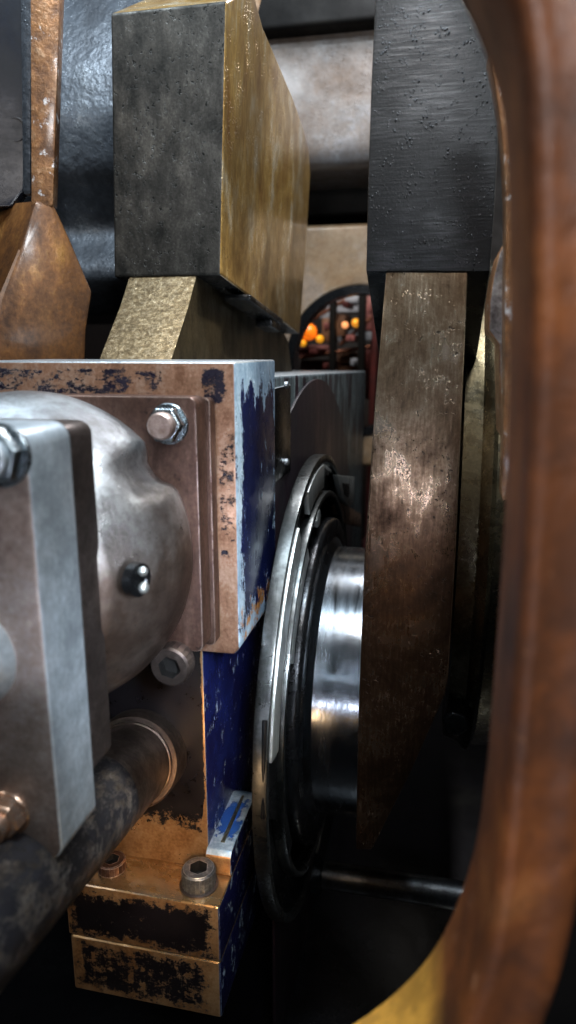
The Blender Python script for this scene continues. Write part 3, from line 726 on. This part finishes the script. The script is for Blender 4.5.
# lower wall with round hole
hc = aY(358, 362, BYY); hr = abs(aY(358+74, 362, BYY).x-hc.x)
tl = aY(120, 232, BYY); br = aY(470, 470, BYY)
bm = bmesh.new(); n = 96; inn = []; outr = []
for i in range(n):
    a = 2*math.pi*i/n; dx, dz_ = math.cos(a), math.sin(a)
    inn.append((hc.x+hr*dx, hc.z+hr*dz_))
    k = min((br.x-hc.x)/dx if dx > 1e-6 else 1e9, (tl.x-hc.x)/dx if dx < -1e-6 else 1e9, (tl.z-hc.z)/dz_ if dz_ > 1e-6 else 1e9, (br.z-hc.z)/dz_ if dz_ < -1e-6 else 1e9)
    outr.append((hc.x+k*dx, hc.z+k*dz_))
Vf = [[bm.verts.new((x, Y, z)) for x, z in L_] for L_, Y in ((inn, BYY), (outr, BYY), (outr, BYY+.16), (inn, BYY+.16))]
for k in range(4):
    a_, b_2 = Vf[k], Vf[(k+1) % 4]
    for i in range(n): bm.faces.new((a_[i], a_[(i+1) % n], b_2[(i+1) % n], b_2[i]))
lw = link('opening_panel', bm, MT['wall_tan'], wl_t, bevel=.02, bseg=3, smooth=50)
bm = bmesh.new(); rings = []
for Y, r in ((BYY-.008, hr+.004), (BYY-.008, hr-.03), (BYY+.1, hr-.03), (BYY+.1, hr+.004)):
    rings.append([bm.verts.new((hc.x+r*math.cos(2*math.pi*i/n), Y, hc.z+r*math.sin(2*math.pi*i/n))) for i in range(n)])
for k in range(4):
    for i in range(n): bm.faces.new((rings[k][i], rings[k][(i+1) % n], rings[(k+1) % 4][(i+1) % n], rings[(k+1) % 4][i]))
link('opening_seal', bm, MT['ring_dark'], wl_t)
k0, k1 = aY(262, -30, 2.2), aY(249, 22, 2.2)
tag(link('brace_rod', lathe([(0, .018), ((k1-k0).length, .018)], k0, (k1-k0), 24), MT['wall_tan'], None), 'short pinkish rod slanting behind the top of the golden counterweight', 'rod')

# ================================================================== beyond the opening
def flat(name, c, r=.5, met=0): return metal(name, tuple(x*.7 for x in c), c, tuple(min(1, x*1.2) for x in c), (r-.1, r+.1), met, sc=6)
pinks = flat('faded_red_machine_paint', (.3, .1, .09)); pale = flat('pale_grey_machine_paint', (.3, .32, .36)); red = flat('red_primer', (.11, .014, .012)); bron = flat('brown_machine_paint', (.22, .1, .05)); dk = MT['void']
D = 4.6
def lamp(px, py, r, col, st, label):
    k = aY(px, py, D-.15); s = NB('lit_lens'); s.b.inputs['Emission Color'].default_value = (*col, 1); s.b.inputs['Emission Strength'].default_value = st
    s.out(col, 0, .3); t = thing('indicator_lamp', label, 'lamp', tuple(k), 'lit lamps beyond the round opening')
    link('lens', lathe([(0, r), (.02, r*.95), (.04, r*.6), (.05, r*.1)], k, (0, -1, 0), 24), s.m, t, smooth=60)
    link('housing', lathe([(-.001, r*1.05), (-.06, r*1.05)], k, (0, -1, 0), 24), dk, t)
lamp(309, 332, .05, (1, .2, .01), .6, 'large orange lamp low in the round opening')
lamp(303, 343, .022, (1, .42, .02), .5, 'yellow lamp left below the large orange lamp')
lamp(320, 339, .024, (1, .42, .02), .5, 'yellow lamp right of the large orange lamp')
lamp(356, 323, .026, (1, .4, .03), .5, 'small yellow lamp between the two dark posts')
lamp(345, 325, .02, (1, .4, .15), 1.0, 'small dim orange lamp beside the small yellow lamp')
def post(px, wpx, Y, mat, label):
    a = aY(px, 250, Y); w = wpx/700*Y/2
    t = box(a.x-w, a.x+w, Y, Y+.08, -1.3, a.z)
    box(a.x-w*1.6, a.x+w*1.6, Y-.01, Y+.09, -1.3, -1.2, t)
    tag(link('steel_post', t, mat, None, bevel=.008), label, 'post', 'posts beyond the round opening')
post(333, 6, D-.3, dk, 'dark post left of the small yellow lamp beyond the opening')
post(363, 7, D-.3, dk, 'dark post right of the small yellow lamp beyond the opening')
post(376, 6, D-.2, red, 'red post at the right edge of the opening')
def cab(px0, px1, py0, py1, Y, mat, label, name='machine_casing'):
    a, b = aY(px0, py0, Y), aY(px1, py1, Y); bm = box(a.x, b.x, Y, Y+.3, b.z, a.z)
    box(a.x+.02, b.x-.02, Y-.02, Y, b.z+(a.z-b.z)*.55, a.z-(a.z-b.z)*.12, bm)
    tag(link(name, bm, mat, None, bevel=.01), label, 'machine part', 'machine parts beyond the round opening')
cab(296, 330, 345, 356, D, pinks, 'pink casing under the orange lamp'); cab(300, 331, 360, 378, D+.1, pinks, 'lower pink casing beyond the opening')
cab(317, 330, 302, 318, D+.2, pale, 'pale casing at the opening top left'); cab(337, 361, 296, 312, D+.1, pale, 'blue grey casing between the posts, upper')
cab(338, 360, 330, 342, D+.2, pale, 'grey casing between the posts, lower'); cab(366, 376, 296, 330, D+.3, pinks, 'tall pink casing right of the dark posts')
cab(337, 345, 314, 336, D, bron, 'narrow brown casing beside left post'); cab(322, 331, 318, 342, D+.1, bron, 'brown casing left of the left post')
cab(337, 362, 352, 376, D, bron, 'broad brown casing low between the posts')
cab(366, 378, 345, 400, D+.1, red, 'bright red casing low at the right edge')
for i, (x, y, w_, h_, m_, nm_) in enumerate([(300, 318, 6, 9, bron, 'small brown box at the left rim of the opening'), (326, 326, 5, 7, pinks, 'small pink box in the upper left of the opening'), (350, 338, 8, 6, pinks, 'small pink box low between the posts'), (345, 304, 5, 6, red, 'small red box high between the posts'), (368, 336, 6, 8, pale, 'small grey box right of the posts'), (313, 351, 7, 5, red, 'small red box under the orange lamp'), (355, 362, 9, 7, pale, 'small grey box at the bottom between the posts'), (327, 366, 8, 6, red, 'small red box at the bottom left of the opening')]):
    cab(x-w_/2, x+w_/2, y-h_/2, y+h_/2, D-.25, m_, nm_, 'terminal_box')
tubem = flat('copper_tube', (.35, .14, .08), .35, .8)
for i, (x0, y0, x1, y1) in enumerate([(300, 358, 375, 346), (298, 328, 345, 300), (340, 345, 378, 312)]):
    k0, k1 = aY(x0, y0, D-.05), aY(x1, y1, D-.05)
    tag(link('copper_tube', lathe([(0, .012), ((k1-k0).length, .012)], k0, k1-k0, 16), tubem, None), ('low nearly level tube crossing the opening', 'tube slanting up left of the posts', 'tube slanting up right of the posts')[i], 'tube', 'tubes beyond the round opening')
hw = link('hall_backdrop', box(-4, 4, 7, 7.2, -3, 4), flat('dark_hall_wall', (.03, .022, .02)), None); hw['kind'] = 'structure'
for k_ in ('_w',): pass

# ================================================================== LOWER DARK PARTS
k0, k1 = aY(318, 876, 1.45), aY(468, 894, 1.45)
orl = thing('oil_rail', 'thin polished oil rail low in the dark, left of the frame', 'pipe', (k0.x, 1.45, k0.z))
rl = link('rail_tube', lathe([(0, .032), (.02, .032), (.5, .032)], (k0.x, 1.45, (k0.z+k1.z)/2), (1, 0, 0), 48), MT['rail'], orl, smooth=40)
link('rail_flange', lathe([(0, .045), (.02, .045), (.024, .04)], (k0.x-.01, 1.45, (k0.z+k1.z)/2), (1, 0, 0), 48), MT['ring_dark'], orl, smooth=40)
k = aY(450, 702, 1.5)
tag(link('web_bolt', hexnut((k.x+.01, 1.42, k.z), (0, -1, 0), .05, .02), MT['ring_dark'], None, bevel=.002), 'dark hexagon bolt in the gap right of the brown web', 'bolt')
sump = link('sump_floor', box(-1.6, 1.6, .1, 3.4, -1.75, -1.62), metal('black_oil', (.004, .004, .005), (.005, .005, .006), (.008, .008, .008), (.12, .2), 0, sc=4, b1=.001, spec=.12), None); sump['kind'] = 'structure'
k = aY(60, 1052, .95)
tag(link('sump_ledge', prism(bmesh.new(), [(k.x-.5, k.z-.005), (k.x+.14, k.z-.012), (k.x+.18, k.z-.06), (k.x-.5, k.z-.06)], 1, .90, .96), MT['flange_dark'], None, bevel=.006), 'grey metal ledge in the bottom left corner under the foot', 'ledge')

# ================================================================== LIGHTS
w = bpy.data.worlds.new('World'); SC.world = w; w.use_nodes = True
w.node_tree.nodes['Background'].inputs[0].default_value = (.55, .65, .8, 1); w.node_tree.nodes['Background'].inputs[1].default_value = .004
def area(name, loc, target, sx, sy, power, col, spread=180):
    d = bpy.data.lights.new(name, 'AREA'); d.shape = 'RECTANGLE'; d.size = sx; d.size_y = sy; d.energy = power; d.color = col; d.spread = math.radians(spread)
    o = bpy.data.objects.new(name, d); C.objects.link(o); o.location = loc
    o.rotation_euler = (Vector(target)-Vector(loc)).to_track_quat('-Z', 'Y').to_euler(); return o
COOL = (.78, .9, 1.0); WARM = (1, .6, .3)
area('hall_light_top', (-.05, .55, 2.1), (-.4, 1.2, -.1), .8, .2, 70, COOL)
area('hall_light_back', (-.1, 2.2, 1.5), (-.5, 1.9, .15), .5, .25, 24, (.97, .97, 1))
area('casing_fill', (-1.05, 1.15, 1.5), (-1.0, 1.95, .3), .4, .2, 16, COOL)  # added fill, brightens the top of the curved casing
area('hall_light_front', (.33, -.35, .6), (-.35, 1.0, -.35), .25, .25, 12, (.92, .96, 1))
area('web_fill', (-.08, .6, .8), (-.08, 1.25, 0), .4, .05, 4.6, (1, .95, .92))  # added fill aimed at the front of the right web
area('collar_fill', (.34, 1.38, 1.25), (.08, 1.42, 0), .2, .2, 24, (1, .95, .85), 50)  # added fill to bring out the shaft collar
area('hall_light_left', (-1.9, -.6, 1.1), (-.4, 1.1, -.2), .7, .7, 8, (1, .93, .87))
area('crankpin_glint_strip', (-.43, -.57, .17), (-.2, 1.3, -.65), .5, .025, .25, COOL)  # unseen strip placed for a reflection band on the crankpin
area('web_sheen_strip', (-.25, -.75, -.62), (-.08, 1.2, -.15), .8, .04, .55, (.84, .86, 1), 45)  # unseen strip placed for the sheen halfway down the right web
area('inner_fill', (-.02, .33, -.12), (-.5, 1.2, -.6), .1, .1, .8, (.8, .88, 1), 48)  # added fill inside the opening for the ring and blue sides
area('low_warm_fill', (-.31, .76, -.76), (-.47, 1.09, -.86), .08, .08, .5, WARM, 100)  # added warm fill for the foot and lower pedestal
area('far_fill', (-.6, 3.7, 1.4), (-.6, 5, 0), .8, .5, 38, (1, .93, .86))  # added fill, brightens the parts beyond the round opening
for o in list(bpy.data.objects):
    if '_w' in o: del o['_w']
# ------------------------------------------------------------------ render settings
SC.view_settings.view_transform = 'Standard'; SC.view_settings.look = 'None'; SC.view_settings.exposure = .25; SC.view_settings.gamma = 1
SC.cycles.use_denoising = True; SC.cycles.max_bounces = 8; SC.cycles.sample_clamp_indirect = 4
